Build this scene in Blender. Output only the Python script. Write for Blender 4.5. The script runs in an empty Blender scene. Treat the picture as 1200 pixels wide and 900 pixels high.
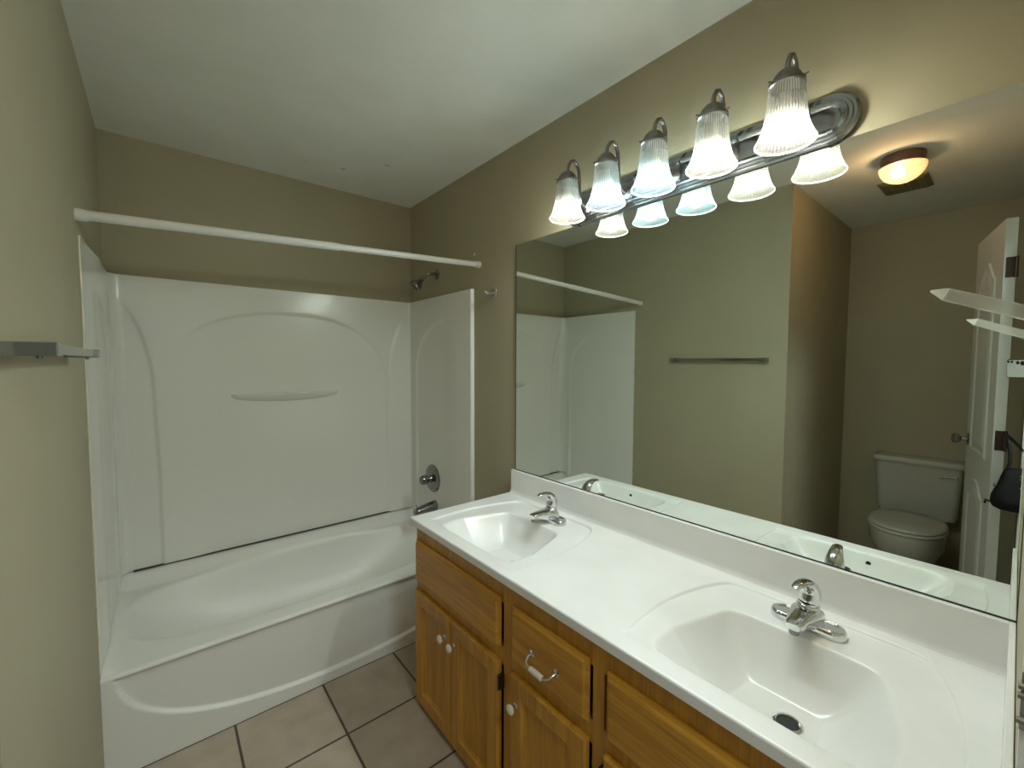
import bpy, bmesh, math, random
from mathutils import Vector, Matrix

PI = math.pi
S = bpy.context.scene
COL = S.collection
random.seed(7)

# ------------------------------------------------------------------ camera
W = 1.524            # room width between left wall and mirror wall
H = 2.473            # ceiling
D = 2.708            # back wall
CAM = (0.1871, 0.0170, 1.4384)
YAW, PITCH, ROLL, FPX = 0.6939, -0.0528, 0.0032, 496.01


def cam_axes():
    f = Vector((math.sin(YAW) * math.cos(PITCH), math.cos(YAW) * math.cos(PITCH), math.sin(PITCH)))
    r = Vector((math.cos(YAW), -math.sin(YAW), 0))
    u = r.cross(f)
    return r * math.cos(ROLL) + u * math.sin(ROLL), -r * math.sin(ROLL) + u * math.cos(ROLL), f


cr, cu, cf = cam_axes()
cd = bpy.data.cameras.new('camera')
cam = bpy.data.objects.new('camera', cd)
COL.objects.link(cam)
cd.sensor_fit = 'HORIZONTAL'
cd.sensor_width = 36
cd.lens = FPX / 1200 * 36
cd.clip_start = 0.001
cam.matrix_world = Matrix(((cr.x, cu.x, -cf.x, CAM[0]), (cr.y, cu.y, -cf.y, CAM[1]),
                           (cr.z, cu.z, -cf.z, CAM[2]), (0, 0, 0, 1)))
S.camera = cam

# ------------------------------------------------------------------ world, exposure, lamp strengths
wd = bpy.data.worlds.new('world')
S.world = wd
wd.use_nodes = True
wd.node_tree.nodes['Background'].inputs[0].default_value = (0.82, 0.93, 1.0, 1)
wd.node_tree.nodes['Background'].inputs[1].default_value = 1.0
S.view_settings.view_transform = 'Standard'
S.view_settings.look = 'None'
S.view_settings.exposure = 0.66
S.view_settings.gamma = 1.0
S.view_settings.use_curve_mapping = False
S.cycles.use_denoising = True
S.cycles.max_bounces = 14
S.cycles.diffuse_bounces = 6
S.cycles.glossy_bounces = 6
S.cycles.transmission_bounces = 8
S.cycles.transparent_max_bounces = 12
S.cycles.sample_clamp_indirect = 6.0
hl = bpy.data.lights.new('added_hall_fill', 'AREA')  # added, unseen light behind the camera; fills the room through the doorway
hl.shape = 'DISK'
hl.size = 0.5
hl.energy = 14
hl.color = (0.84, 0.95, 1.0)
hlo = bpy.data.objects.new('added_hall_fill', hl)
COL.objects.link(hlo)
hlo.location = (0.5, -0.85, 2.46)
BULB_WARM = ((1.0, 0.965, 0.83), 142.0)
BULB_COOL = ((0.66, 0.93, 1.0), 142.0)
BULB_CEIL = ((1.0, 0.66, 0.36), 85.0)


# ------------------------------------------------------------------ materials
def lin(*c):
    o = []
    for v in c:
        v /= 255
        o.append(v / 12.92 if v <= 0.04045 else ((v + 0.055) / 1.055) ** 2.4)
    return (*o, 1)


def mat(name, color, rough=0.5, metal=0.0, spec=0.5, coat=0.0):
    m = bpy.data.materials.new(name)
    m.use_nodes = True
    b = m.node_tree.nodes['Principled BSDF']
    b.inputs['Base Color'].default_value = color
    b.inputs['Roughness'].default_value = rough
    b.inputs['Metallic'].default_value = metal
    b.inputs['Specular IOR Level'].default_value = spec
    b.inputs['Coat Weight'].default_value = coat
    b.inputs['Coat Roughness'].default_value = 0.08
    return m


def N(m, t, **kw):
    n = m.node_tree.nodes.new(t)
    for k, v in kw.items():
        setattr(n, k, v)
    return n


def L(m, a, b):
    m.node_tree.links.new(a, b)


def bsdf(m):
    return m.node_tree.nodes['Principled BSDF']


def add_noise(m, c1, c2, scale=4, stretch=(1, 1, 1), detail=4, bump=0.0, bscale=60, lo=0.3, hi=0.7, bdist=0.002):
    co = N(m, 'ShaderNodeTexCoord')
    mp = N(m, 'ShaderNodeMapping')
    mp.inputs['Scale'].default_value = stretch
    L(m, co.outputs['Object'], mp.inputs[0])
    nz = N(m, 'ShaderNodeTexNoise')
    nz.inputs['Scale'].default_value = scale
    nz.inputs['Detail'].default_value = detail
    L(m, mp.outputs[0], nz.inputs['Vector'])
    rp = N(m, 'ShaderNodeValToRGB')
    rp.color_ramp.elements[0].position = lo
    rp.color_ramp.elements[1].position = hi
    rp.color_ramp.elements[0].color = c1
    rp.color_ramp.elements[1].color = c2
    L(m, nz.outputs[0], rp.inputs[0])
    L(m, rp.outputs[0], bsdf(m).inputs['Base Color'])
    if bump:
        n2 = N(m, 'ShaderNodeTexNoise')
        n2.inputs['Scale'].default_value = bscale
        n2.inputs['Detail'].default_value = 3
        L(m, co.outputs['Object'], n2.inputs['Vector'])
        bp = N(m, 'ShaderNodeBump')
        bp.inputs['Strength'].default_value = bump
        bp.inputs['Distance'].default_value = bdist
        L(m, n2.outputs[0], bp.inputs['Height'])
        L(m, bp.outputs[0], bsdf(m).inputs['Normal'])
    return rp


M = {}
M['paint'] = mat('khaki_wall_paint', lin(168, 157, 124), 0.55, spec=0.35)
add_noise(M['paint'], (0.385, 0.350, 0.240, 1), (0.41, 0.370, 0.256, 1), 3, bump=0.12, bscale=160)
M['ceil'] = mat('white_ceiling_paint', (0.72, 0.71, 0.66, 1), 0.8, spec=0.2)
rp_c = add_noise(M['ceil'], (0.74, 0.745, 0.70, 1), (0.79, 0.79, 0.745, 1), 5, bump=0.15, bscale=90)


def ceiling_marks(m, rp):
    co = N(m, 'ShaderNodeTexCoord')
    prev = rp.outputs[0]
    for (px, py, rad, sy) in ((0.981, 2.401, 0.016, 1.0), (1.147, 2.209, 0.022, 2.2), (0.80, 2.43, 0.006, 1)):
        mp = N(m, 'ShaderNodeMapping', vector_type='POINT')
        mp.inputs['Location'].default_value = (-px, -py * sy, 0)
        mp.inputs['Scale'].default_value = (1, sy, 0)
        L(m, co.outputs['Object'], mp.inputs[0])
        ln = N(m, 'ShaderNodeVectorMath', operation='LENGTH')
        L(m, mp.outputs[0], ln.inputs[0])
        mr = N(m, 'ShaderNodeMapRange')
        mr.inputs[1].default_value = rad * 0.6
        mr.inputs[2].default_value = rad * 1.1
        mr.inputs[3].default_value = 0.55
        mr.inputs[4].default_value = 0.0
        L(m, ln.outputs['Value'], mr.inputs[0])
        mx = N(m, 'ShaderNodeMix', data_type='RGBA')
        L(m, mr.outputs[0], mx.inputs[0])
        L(m, prev, mx.inputs[6])
        mx.inputs[7].default_value = (0.42, 0.30, 0.15, 1)
        prev = mx.outputs[2]
    L(m, prev, bsdf(m).inputs['Base Color'])


ceiling_marks(M['ceil'], rp_c)


def tile_material():
    m = mat('floor_tile', (0.4, 0.35, 0.28, 1), 0.35, spec=0.5)
    co = N(m, 'ShaderNodeTexCoord')
    mp = N(m, 'ShaderNodeMapping')
    mp.inputs['Location'].default_value = (-0.372 + 0.329, -1.62 + 0.325 * 5, 0)
    L(m, co.outputs['Object'], mp.inputs[0])
    br = N(m, 'ShaderNodeTexBrick', offset=0.0, squash=1.0)
    br.inputs['Scale'].default_value = 1.0
    br.inputs['Brick Width'].default_value = 0.329
    br.inputs['Row Height'].default_value = 0.325
    br.inputs['Mortar Size'].default_value = 0.0045
    br.inputs['Mortar Smooth'].default_value = 0.1
    br.inputs['Bias'].default_value = 0
    br.inputs['Color1'].default_value = (0.50, 0.435, 0.345, 1)
    br.inputs['Color2'].default_value = (0.465, 0.40, 0.315, 1)
    br.inputs['Mortar'].default_value = (0.085, 0.065, 0.05, 1)
    L(m, mp.outputs[0], br.inputs['Vector'])
    nz = N(m, 'ShaderNodeTexNoise')
    nz.inputs['Scale'].default_value = 9
    nz.inputs['Detail'].default_value = 6
    L(m, co.outputs['Object'], nz.inputs['Vector'])
    rp = N(m, 'ShaderNodeValToRGB')
    rp.color_ramp.elements[0].position = 0.3
    rp.color_ramp.elements[0].color = (0.80, 0.78, 0.74, 1)
    rp.color_ramp.elements[1].position = 0.7
    rp.color_ramp.elements[1].color = (1, 1, 1, 1)
    L(m, nz.outputs[0], rp.inputs[0])
    mx = N(m, 'ShaderNodeMix', data_type='RGBA', blend_type='MULTIPLY')
    mx.inputs[0].default_value = 1
    L(m, br.outputs['Color'], mx.inputs[6])
    L(m, rp.outputs[0], mx.inputs[7])
    L(m, mx.outputs[2], bsdf(m).inputs['Base Color'])
    bp = N(m, 'ShaderNodeBump', invert=True)
    bp.inputs['Strength'].default_value = 0.6
    bp.inputs['Distance'].default_value = 0.003
    L(m, br.outputs['Fac'], bp.inputs['Height'])
    L(m, bp.outputs[0], bsdf(m).inputs['Normal'])
    return m


M['tile'] = tile_material()


def wood(name, axis):
    m = mat(name, (0.3, 0.16, 0.05, 1), 0.38, spec=0.5)
    co = N(m, 'ShaderNodeTexCoord')
    mp = N(m, 'ShaderNodeMapping')
    st = [14, 14, 14]
    st[axis] = 1.1
    mp.inputs['Scale'].default_value = st
    L(m, co.outputs['Object'], mp.inputs[0])
    nz = N(m, 'ShaderNodeTexNoise')
    nz.inputs['Scale'].default_value = 2.2
    nz.inputs['Detail'].default_value = 8
    nz.inputs['Distortion'].default_value = 0.8
    L(m, mp.outputs[0], nz.inputs['Vector'])
    mp2 = N(m, 'ShaderNodeMapping')
    st2 = [130, 130, 130]
    st2[axis] = 4
    mp2.inputs['Scale'].default_value = st2
    L(m, co.outputs['Object'], mp2.inputs[0])
    n2 = N(m, 'ShaderNodeTexNoise')
    n2.inputs['Scale'].default_value = 2
    n2.inputs['Detail'].default_value = 3
    L(m, mp2.outputs[0], n2.inputs['Vector'])
    rp = N(m, 'ShaderNodeValToRGB')
    cr_ = rp.color_ramp
    cr_.elements[0].position = 0.3
    cr_.elements[0].color = (0.40, 0.185, 0.016, 1)
    cr_.elements[1].position = 0.68
    cr_.elements[1].color = (0.58, 0.295, 0.032, 1)
    L(m, nz.outputs[0], rp.inputs[0])
    rp2 = N(m, 'ShaderNodeValToRGB')
    rp2.color_ramp.elements[0].position = 0.35
    rp2.color_ramp.elements[0].color = (0.80, 0.74, 0.66, 1)
    rp2.color_ramp.elements[1].position = 0.5
    rp2.color_ramp.elements[1].color = (1, 1, 1, 1)
    L(m, n2.outputs[0], rp2.inputs[0])
    mx = N(m, 'ShaderNodeMix', data_type='RGBA', blend_type='MULTIPLY')
    mx.inputs[0].default_value = 1
    L(m, rp.outputs[0], mx.inputs[6])
    L(m, rp2.outputs[0], mx.inputs[7])
    L(m, mx.outputs[2], bsdf(m).inputs['Base Color'])
    return m


M['wood_v'] = wood('oak_upright_grain', 2)
M['wood_h'] = wood('oak_level_grain', 1)
M['marble'] = mat('white_cultured_marble', (0.8, 0.8, 0.78, 1), 0.22, spec=0.5)
add_noise(M['marble'], (0.76, 0.76, 0.745, 1), (0.81, 0.81, 0.80, 1), 5, detail=8, lo=0.35, hi=0.6)
M['acrylic'] = mat('white_tub_acrylic', (0.79, 0.79, 0.75, 1), 0.2, spec=0.5)
M['tub'] = mat('white_tub_enamel', (0.78, 0.78, 0.74, 1), 0.34, spec=0.4)
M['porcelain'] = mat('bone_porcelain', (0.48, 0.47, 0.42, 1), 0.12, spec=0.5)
M['chrome'] = mat('chrome', (0.72, 0.73, 0.74, 1), 0.09, 1.0)
M['dull_chrome'] = mat('dull_chrome', (0.27, 0.27, 0.27, 1), 0.2, 1.0)
M['nickel'] = mat('brushed_nickel', (0.36, 0.38, 0.40, 1), 0.13, 1.0)
M['arm_metal'] = mat('pewter_metal', (0.26, 0.25, 0.25, 1), 0.3, 1.0)
M['bronze'] = mat('dark_bronze', (0.06, 0.04, 0.03, 1), 0.4, 0.7)
M['bronze_worn'] = mat('worn_bronze', (0.20, 0.16, 0.12, 1), 0.5, 0.3)
M['hole'] = mat('dark_hole', (0.01, 0.01, 0.01, 1), 0.6)
M['rod'] = mat('white_rod_enamel', (0.78, 0.78, 0.76, 1), 0.3)
M['trim'] = mat('white_trim_paint', (0.72, 0.72, 0.66, 1), 0.35)
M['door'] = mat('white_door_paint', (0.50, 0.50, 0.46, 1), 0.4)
M['ceramic'] = mat('cream_ceramic', (0.75, 0.70, 0.58, 1), 0.15)
M['black'] = mat('black_leather', (0.005, 0.005, 0.006, 1), 0.6, spec=0.25)
M['vent'] = mat('aged_vent_plastic', (0.15, 0.145, 0.07, 1), 0.6)
M['fixture_brown'] = mat('brown_lamp_base', (0.16, 0.075, 0.04, 1), 0.35, 0.3)
M['phone_back'] = mat('pearl_phone_back', (0.72, 0.72, 0.72, 1), 0.2)
M['phone_edge'] = mat('dark_phone_edge', (0.02, 0.02, 0.025, 1), 0.3)
M['caulk'] = mat('dark_caulk_line', (0.07, 0.06, 0.045, 1), 0.7)
M['hallpaint'] = mat('dim_hall_paint', (0.55, 0.53, 0.47, 1), 0.7)
M['mirror_edge'] = mat('dark_mirror_edge', (0.02, 0.03, 0.025, 1), 0.3)


def glossy_mirror():
    m = bpy.data.materials.new('silvered_mirror')
    m.use_nodes = True
    nt = m.node_tree
    nt.nodes.remove(nt.nodes['Principled BSDF'])
    g = N(m, 'ShaderNodeBsdfGlossy')
    g.inputs['Roughness'].default_value = 0.0
    g.inputs['Color'].default_value = (0.80, 0.85, 0.80, 1)
    L(m, g.outputs[0], nt.nodes['Material Output'].inputs[0])
    return m


M['mirror'] = glossy_mirror()


def shade_glass(name, scatter):
    m = bpy.data.materials.new(name)
    m.use_nodes = True
    nt = m.node_tree
    nt.nodes.remove(nt.nodes['Principled BSDF'])
    t = N(m, 'ShaderNodeBsdfTransparent')
    t.inputs[0].default_value = (0.60, 0.62, 0.60, 1)
    tl = N(m, 'ShaderNodeBsdfTranslucent')
    tl.inputs[0].default_value = (0.9, 0.9, 0.88, 1)
    df = N(m, 'ShaderNodeBsdfDiffuse')
    df.inputs[0].default_value = (0.85, 0.85, 0.83, 1)
    gl = N(m, 'ShaderNodeBsdfGlossy')
    gl.inputs['Roughness'].default_value = 0.08
    a = N(m, 'ShaderNodeMixShader')
    a.inputs[0].default_value = 0.5
    L(m, tl.outputs[0], a.inputs[1])
    L(m, df.outputs[0], a.inputs[2])
    b = N(m, 'ShaderNodeMixShader')
    co = N(m, 'ShaderNodeTexCoord')
    sp_ = N(m, 'ShaderNodeSeparateXYZ')
    L(m, co.outputs['Object'], sp_.inputs[0])
    mr = N(m, 'ShaderNodeMapRange')  # scatter grows with height, putting an even glow into the upper glass
    mr.inputs[1].default_value = -0.06
    mr.inputs[2].default_value = 0.065
    mr.inputs[3].default_value = 0.0
    mr.inputs[4].default_value = 1.0
    L(m, sp_.outputs['Z'], mr.inputs[0])
    pw = N(m, 'ShaderNodeMath', operation='POWER')
    pw.inputs[1].default_value = 1.6
    L(m, mr.outputs[0], pw.inputs[0])
    ml = N(m, 'ShaderNodeMath', operation='MULTIPLY_ADD')
    ml.inputs[1].default_value = scatter * 6
    ml.inputs[2].default_value = scatter * 0.7
    L(m, pw.outputs[0], ml.inputs[0])
    L(m, ml.outputs[0], b.inputs[0])
    L(m, t.outputs[0], b.inputs[1])
    L(m, a.outputs[0], b.inputs[2])
    c = N(m, 'ShaderNodeMixShader')
    c.inputs[0].default_value = 0.07
    L(m, b.outputs[0], c.inputs[1])
    L(m, gl.outputs[0], c.inputs[2])
    L(m, c.outputs[0], nt.nodes['Material Output'].inputs[0])
    return m


M['shade'] = shade_glass('pressed_glass', 0.05)
M['shade_rim'] = shade_glass('pressed_glass_rim', 0.45)
M['shade_rib'] = shade_glass('pressed_glass_rib', 0.12)


def dome_glass():
    m = bpy.data.materials.new('amber_frosted_glass')
    m.use_nodes = True
    nt = m.node_tree
    nt.nodes.remove(nt.nodes['Principled BSDF'])
    t = N(m, 'ShaderNodeBsdfTransparent')
    t.inputs[0].default_value = (0.93, 0.80, 0.62, 1)
    tl = N(m, 'ShaderNodeBsdfTranslucent')
    tl.inputs[0].default_value = (0.84, 0.60, 0.47, 1)
    b = N(m, 'ShaderNodeMixShader')
    b.inputs[0].default_value = 0.24
    L(m, t.outputs[0], b.inputs[1])
    L(m, tl.outputs[0], b.inputs[2])
    L(m, b.outputs[0], nt.nodes['Material Output'].inputs[0])
    return m


M['dome'] = dome_glass()


def emit(name, ce):
    m = bpy.data.materials.new(name)
    m.use_nodes = True
    nt = m.node_tree
    nt.nodes.remove(nt.nodes['Principled BSDF'])
    e = N(m, 'ShaderNodeEmission')
    e.inputs[0].default_value = (*ce[0], 1)
    e.inputs[1].default_value = ce[1]
    L(m, e.outputs[0], nt.nodes['Material Output'].inputs[0])
    return m


M['bulb_warm'] = emit('warm_bulb_glow', BULB_WARM)
M['bulb_cool'] = emit('cool_bulb_glow', BULB_COOL)
M['bulb_ceil'] = emit('amber_bulb_glow', BULB_CEIL)


def clear_acrylic():
    m = mat('clear_lucite', (0.97, 0.99, 0.97, 1), 0.06)
    b = bsdf(m)
    b.inputs['Transmission Weight'].default_value = 0.72
    b.inputs['IOR'].default_value = 1.49
    return m


M['lucite'] = clear_acrylic()


# ------------------------------------------------------------------ mesh helpers
OFF = {}


def V(*a):
    return Vector(a)


class MB:
    def __init__(self):
        self.bm = bmesh.new()
        self.mi = 0

    def face(self, vs):
        try:
            f = self.bm.faces.new(vs)
            f.material_index = self.mi
            return f
        except ValueError:
            return None

    def box(self, x0, x1, y0, y1, z0, z1):
        vs = [self.bm.verts.new(p) for p in ((x0, y0, z0), (x1, y0, z0), (x1, y1, z0), (x0, y1, z0),
                                             (x0, y0, z1), (x1, y0, z1), (x1, y1, z1), (x0, y1, z1))]
        for q in ((3, 2, 1, 0), (4, 5, 6, 7), (0, 1, 5, 4), (1, 2, 6, 5), (2, 3, 7, 6), (3, 0, 4, 7)):
            self.face([vs[i] for i in q])
        return self

    def loops(self, rings, closed=True, cap0=True, cap1=True):
        """rings: list of lists of points with equal counts"""
        vr = [[self.bm.verts.new(p) for p in r] for r in rings]
        n = len(vr[0])
        for a, b in zip(vr, vr[1:]):
            for i in range(n if closed else n - 1):
                j = (i + 1) % n
                self.face([a[i], a[j], b[j], b[i]])
        if closed and cap0:
            self.face(list(reversed(vr[0])))
        if closed and cap1:
            self.face(vr[-1])
        return self

    def tube(self, path, rad, seg=14, caps=True):
        path = [Vector(p) for p in path]
        rads = rad if isinstance(rad, (list, tuple)) else [rad] * len(path)
        t0 = (path[1] - path[0]).normalized()
        up = V(0, 0, 1) if abs(t0.z) < 0.9 else V(1, 0, 0)
        nrm = t0.cross(up).normalized()
        rings = []
        for i, p in enumerate(path):
            if i == 0:
                t = path[1] - path[0]
            elif i == len(path) - 1:
                t = path[-1] - path[-2]
            else:
                t = (path[i + 1] - path[i]).normalized() + (path[i] - path[i - 1]).normalized()
            t.normalize()
            nrm = (nrm - t * nrm.dot(t)).normalized()
            bn = t.cross(nrm)
            rings.append([p + (nrm * math.cos(2 * PI * k / seg) + bn * math.sin(2 * PI * k / seg)) * rads[i] for k in range(seg)])
        return self.loops(rings, True, caps, caps)

    def lathe(self, prof, c=(0, 0, 0), axis='z', seg=32, rib=0.0, caps=(False, False)):
        """prof: (radius, height)"""
        c = Vector(c)
        rings = []
        for r, h in prof:
            ring = []
            for k in range(seg):
                a = 2 * PI * k / seg
                rr = r * (1 + (rib if k % 2 else -rib))
                p, q = rr * math.cos(a), rr * math.sin(a)
                d = {'z': (p, q, h), 'x': (h, p, q), '-x': (-h, q, p), 'y': (q, h, p), '-y': (p, -h, q)}[axis]
                ring.append(c + Vector(d))
            rings.append(ring)
        return self.loops(rings, True, caps[0], caps[1])

    def grid(self, P, nu, nv, closed_u=False):
        vs = [[self.bm.verts.new(P(i, j)) for j in range(nv + 1)] for i in range(nu + 1)]
        for i in range(nu):
            for j in range(nv):
                self.face([vs[i][j], vs[i + 1][j], vs[i + 1][j + 1], vs[i][j + 1]])
        return vs

    def prism(self, pts, axis, a0, a1):
        """outline points (2D) extruded along axis"""
        def mk(p, a):
            return {'x': (a, p[0], p[1]), 'y': (p[0], a, p[1]), 'z': (p[0], p[1], a)}[axis]
        return self.loops([[mk(p, a0) for p in pts], [mk(p, a1) for p in pts]])

    def build(self, name, m, parent=None, smooth=True, bevel=0.0, bseg=2, sub=0, angle=40, fix=True):
        if fix:
            bmesh.ops.recalc_face_normals(self.bm, faces=self.bm.faces)
        off = OFF.get(parent.name, V(0, 0, 0)) if parent else V(0, 0, 0)
        if off.length:
            bmesh.ops.translate(self.bm, verts=self.bm.verts, vec=-off)
        me = bpy.data.meshes.new(name)
        self.bm.to_mesh(me)
        self.bm.free()
        if smooth:
            for p in me.polygons:
                p.use_smooth = True
        o = bpy.data.objects.new(name, me)
        COL.objects.link(o)
        for mm in (m if isinstance(m, (list, tuple)) else [m]):
            me.materials.append(mm)
        if parent:
            o.parent = parent
            OFF[o.name] = off
        if bevel:
            b = o.modifiers.new('bevel', 'BEVEL')
            b.width = bevel
            b.segments = bseg
            b.limit_method = 'ANGLE'
            b.angle_limit = math.radians(35)
            b.harden_normals = False
        if sub:
            s = o.modifiers.new('sub', 'SUBSURF')
            s.levels = s.render_levels = sub
        if smooth:
            try:
                me.set_sharp_from_angle(angle=math.radians(angle))
            except Exception:
                pass
        return o


def tag(o, label, cat, group=None):
    o['label'] = label
    o['category'] = cat
    if group:
        o['group'] = group
    return o


def thing(name, label, cat, loc, group=None):
    o = bpy.data.objects.new(name, None)
    COL.objects.link(o)
    o.location = loc
    o.empty_display_size = 0.05
    OFF[o.name] = Vector(loc)
    return tag(o, label, cat, group)


def struct(name, mb, m, **kw):
    o = mb.build(name, m, None, smooth=kw.pop('smooth', False), **kw)
    o['kind'] = 'structure'
    return o


def sm(t, a, b):
    t = max(0.0, min(1.0, (t - a) / (b - a)))
    return t * t * (3 - 2 * t)


# ------------------------------------------------------------------ the room
HX0, HX1 = 0.03, 0.90        # doorway in the near wall
TW = -1.308                  # toilet wall
AC = 0.903                   # end of the left wall
T = 0.11
fl = struct('floor', MB().box(TW - T, W + T, -1.5, D + T, -0.06, 0.0), M['tile'])
ce = struct('ceiling', MB().box(TW - T, W + T, -1.5, D + T, H, H + 0.06), M['ceil'])
struct('wall_back', MB().box(-T, W + T, D, D + T, 0, H), M['paint'])
struct('wall_right', MB().box(W, W + T, -T, D, 0, H), M['paint'])
struct('wall_left', MB().prism([(0, AC), (0, D), (-T, D), (-T, AC + T), (TW, AC + T), (TW, AC)], 'z', 0, H), M['paint'])
struct('wall_alcove', MB().box(TW - T, TW, -T, AC + T, 0, H), M['paint'])
mb = MB()
mb.box(TW, HX0, -T, 0, 0, H)
mb.box(HX1, W, -T, 0, 0, H)
mb.box(HX0, HX1, -T, 0, 2.09, H)
struct('wall_front', mb, M['paint'])
mb = MB()
mb.box(-0.4, 1.5, -1.5, -1.4, 0, H)
mb.box(-0.5, -0.4, -1.5, -T, 0, H)
mb.box(1.5, 1.6, -1.5, -T, 0, H)
struct('wall_hall', mb, M['hallpaint'])
# jamb boards of the doorway
mb = MB()
mb.box(HX1 - 0.02, HX1, -T - 0.01, 0.002, 0, 2.09)
mb.box(HX1 - 0.02, HX1 + 0.05, -T - 0.025, -T - 0.01, 0, 2.09)
tr = struct('trim_1', mb, M['trim'])
mb = MB()
mb.box(HX0, HX0 + 0.018, -T - 0.01, 0.0, 0, 2.07)
mb.box(HX0, HX1 - 0.02, -T - 0.01, 0.0, 2.07, 2.09)
struct('trim_2', mb, M['trim'])

# ------------------------------------------------------------------ bathtub
TF = 1.945
RIM = 0.366


def tub_top(x, y):
    s = (abs((x - 0.775) / 0.725) ** 3.2 + abs((y - 2.335) / 0.297) ** 3.2) ** (1 / 3.2)
    raw = 0.30 * (1 - s ** 3.2) if s < 2 else -9
    k = 0.010
    dep = k * math.log(1 + math.exp(max(-30, min(30, raw / k))))
    dep = min(dep, 0.30) if dep < 0.3 else 0.3
    # soft flat bottom
    dep = 0.285 - 0.02 * math.log(1 + math.exp(max(-30, min(30, (0.285 - dep) / 0.02)))) if dep > 0.0 else 0
    dep = max(dep, 0)
    rise = 0.062 * sm(y, 2.615, 2.70) + 0.02 * sm(0.05 - x, 0.0, 0.05) + 0.02 * sm(x, 1.474, 1.52)
    return RIM - dep + min(rise, 0.062)


tub = thing('bathtub', 'white alcove bathtub with a bowed apron panel in front of the back wall', 'bathtub', (0.762, 2.32, 0))
X0, X1 = 0.0006, W - 0.0006
NX = 150


def apron_depth(x, z):
    u = min(1.0, abs((x - 0.81) / 0.772))
    zc = 0.365 - 0.316 * (1 - u ** 2.3) ** (1 / 2.3)
    if u >= 1:
        return 0
    return 0.015 * sm(z - zc, -0.0065, 0.0065)


def shell_pt(i, j):
    x = X0 + (X1 - X0) * i / NX
    # j: 0..8 rounded nose, then deck
    if j <= 8:
        a = PI / 2 * j / 8
        r = 0.014
        return (x, TF + r - r * math.cos(a), RIM - r + r * math.sin(a) - 0.0)
    t = (j - 8) / 92
    y = TF + 0.014 + (D - 0.002 - TF - 0.014) * t
    return (x, y, tub_top(x, y))


mb = MB()
mb.grid(shell_pt, NX, 100)
shell = mb.build('tub_shell', M['tub'], tub, angle=60)


def apron_pt(i, j):
    x = X0 + (X1 - X0) * i / 240
    z = 0.001 + (RIM - 0.014 - 0.001) * j / 110
    top = 0.75 * sm(z, RIM - 0.022, RIM - 0.014)
    return (x, TF + apron_depth(x, z) * (1 - top), z)


mb = MB()
mb.grid(apron_pt, 240, 110)
mb.build('apron', M['tub'], tub, angle=80)

# ------------------------------------------------------------------ shower surround
SB, ST = 0.432, 1.834
sur = thing('shower_surround', 'glossy white three sided shower surround with embossed arches above the bathtub', 'shower surround', (0.762, 2.69, SB))
TH = 0.020


def arch_mask(u, z, c, hw, ztop, z0, n, soft=0.010):
    """1 inside an arch that is open to the bottom, 0 outside"""
    q = abs((u - c) / hw)
    if z <= z0:
        dd = (1 - q) * hw
    else:
        v = (z - z0) / (ztop - z0)
        dd = (1 - (q ** n + v ** n) ** (1 / n)) * min(hw, ztop - z0) * 1.0
    return sm(dd, -soft, soft)


def back_relief(x, z):
    a = arch_mask(x, z, 0.763, 0.573, 1.703, 1.25, 2.4, 0.005)
    fade = 1.0
    if x < 0.5:
        fade = sm(x, 0.24, 0.42)
    d = -0.011 * a * fade
    # corner columns
    zt = 1.72
    xl = 0.172 - 0.10 * max(0, (z - 1.30) / (zt - 1.30)) ** 2.4 - 0.016 * max(0, min(1, (z - 0.9) / 0.6)) if z < zt else 0.0
    d -= 0.013 * (1 - sm(x, xl - 0.006, xl + 0.006)) * (1 - sm(z, zt - 0.12, zt + 0.02))
    xr = 1.352 + 0.10 * max(0, (z - 1.30) / (zt - 1.30)) ** 2.4 if z < zt else W
    d += 0.006 * sm(x, xr - 0.006, xr + 0.006) * (1 - sm(z, zt - 0.08, zt + 0.02))
    return d


def end_relief(y, z):
    # arch hollow of an end panel, its far leg near the back corner
    q = arch_mask(y, z, 2.14, 0.462, 1.69, 1.36, 2.3, 0.005)
    fade = sm(y, 2.10, 2.30)
    return -0.010 * q * fade


mb = MB()
NXB, NZB = 190, 170
R0 = 0.045
XB0, XB1 = 0.052, W - 0.028


def back_pt(i, j):
    x = XB0 + (XB1 - XB0) * i / NXB
    z = SB + (ST - SB) * j / NZB
    return (x, D - TH - back_relief(x, z), z)


vs = mb.grid(back_pt, NXB, NZB)
top = [v[-1] for v in vs]
tw = [mb.bm.verts.new((v.co.x, D, ST + 0.003)) for v in top]
for a, b, c, d in zip(top, top[1:], tw[1:], tw):
    mb.face([a, b, c, d])
bp_ = mb.build('back_panel', M['acrylic'], sur, angle=60)


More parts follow.
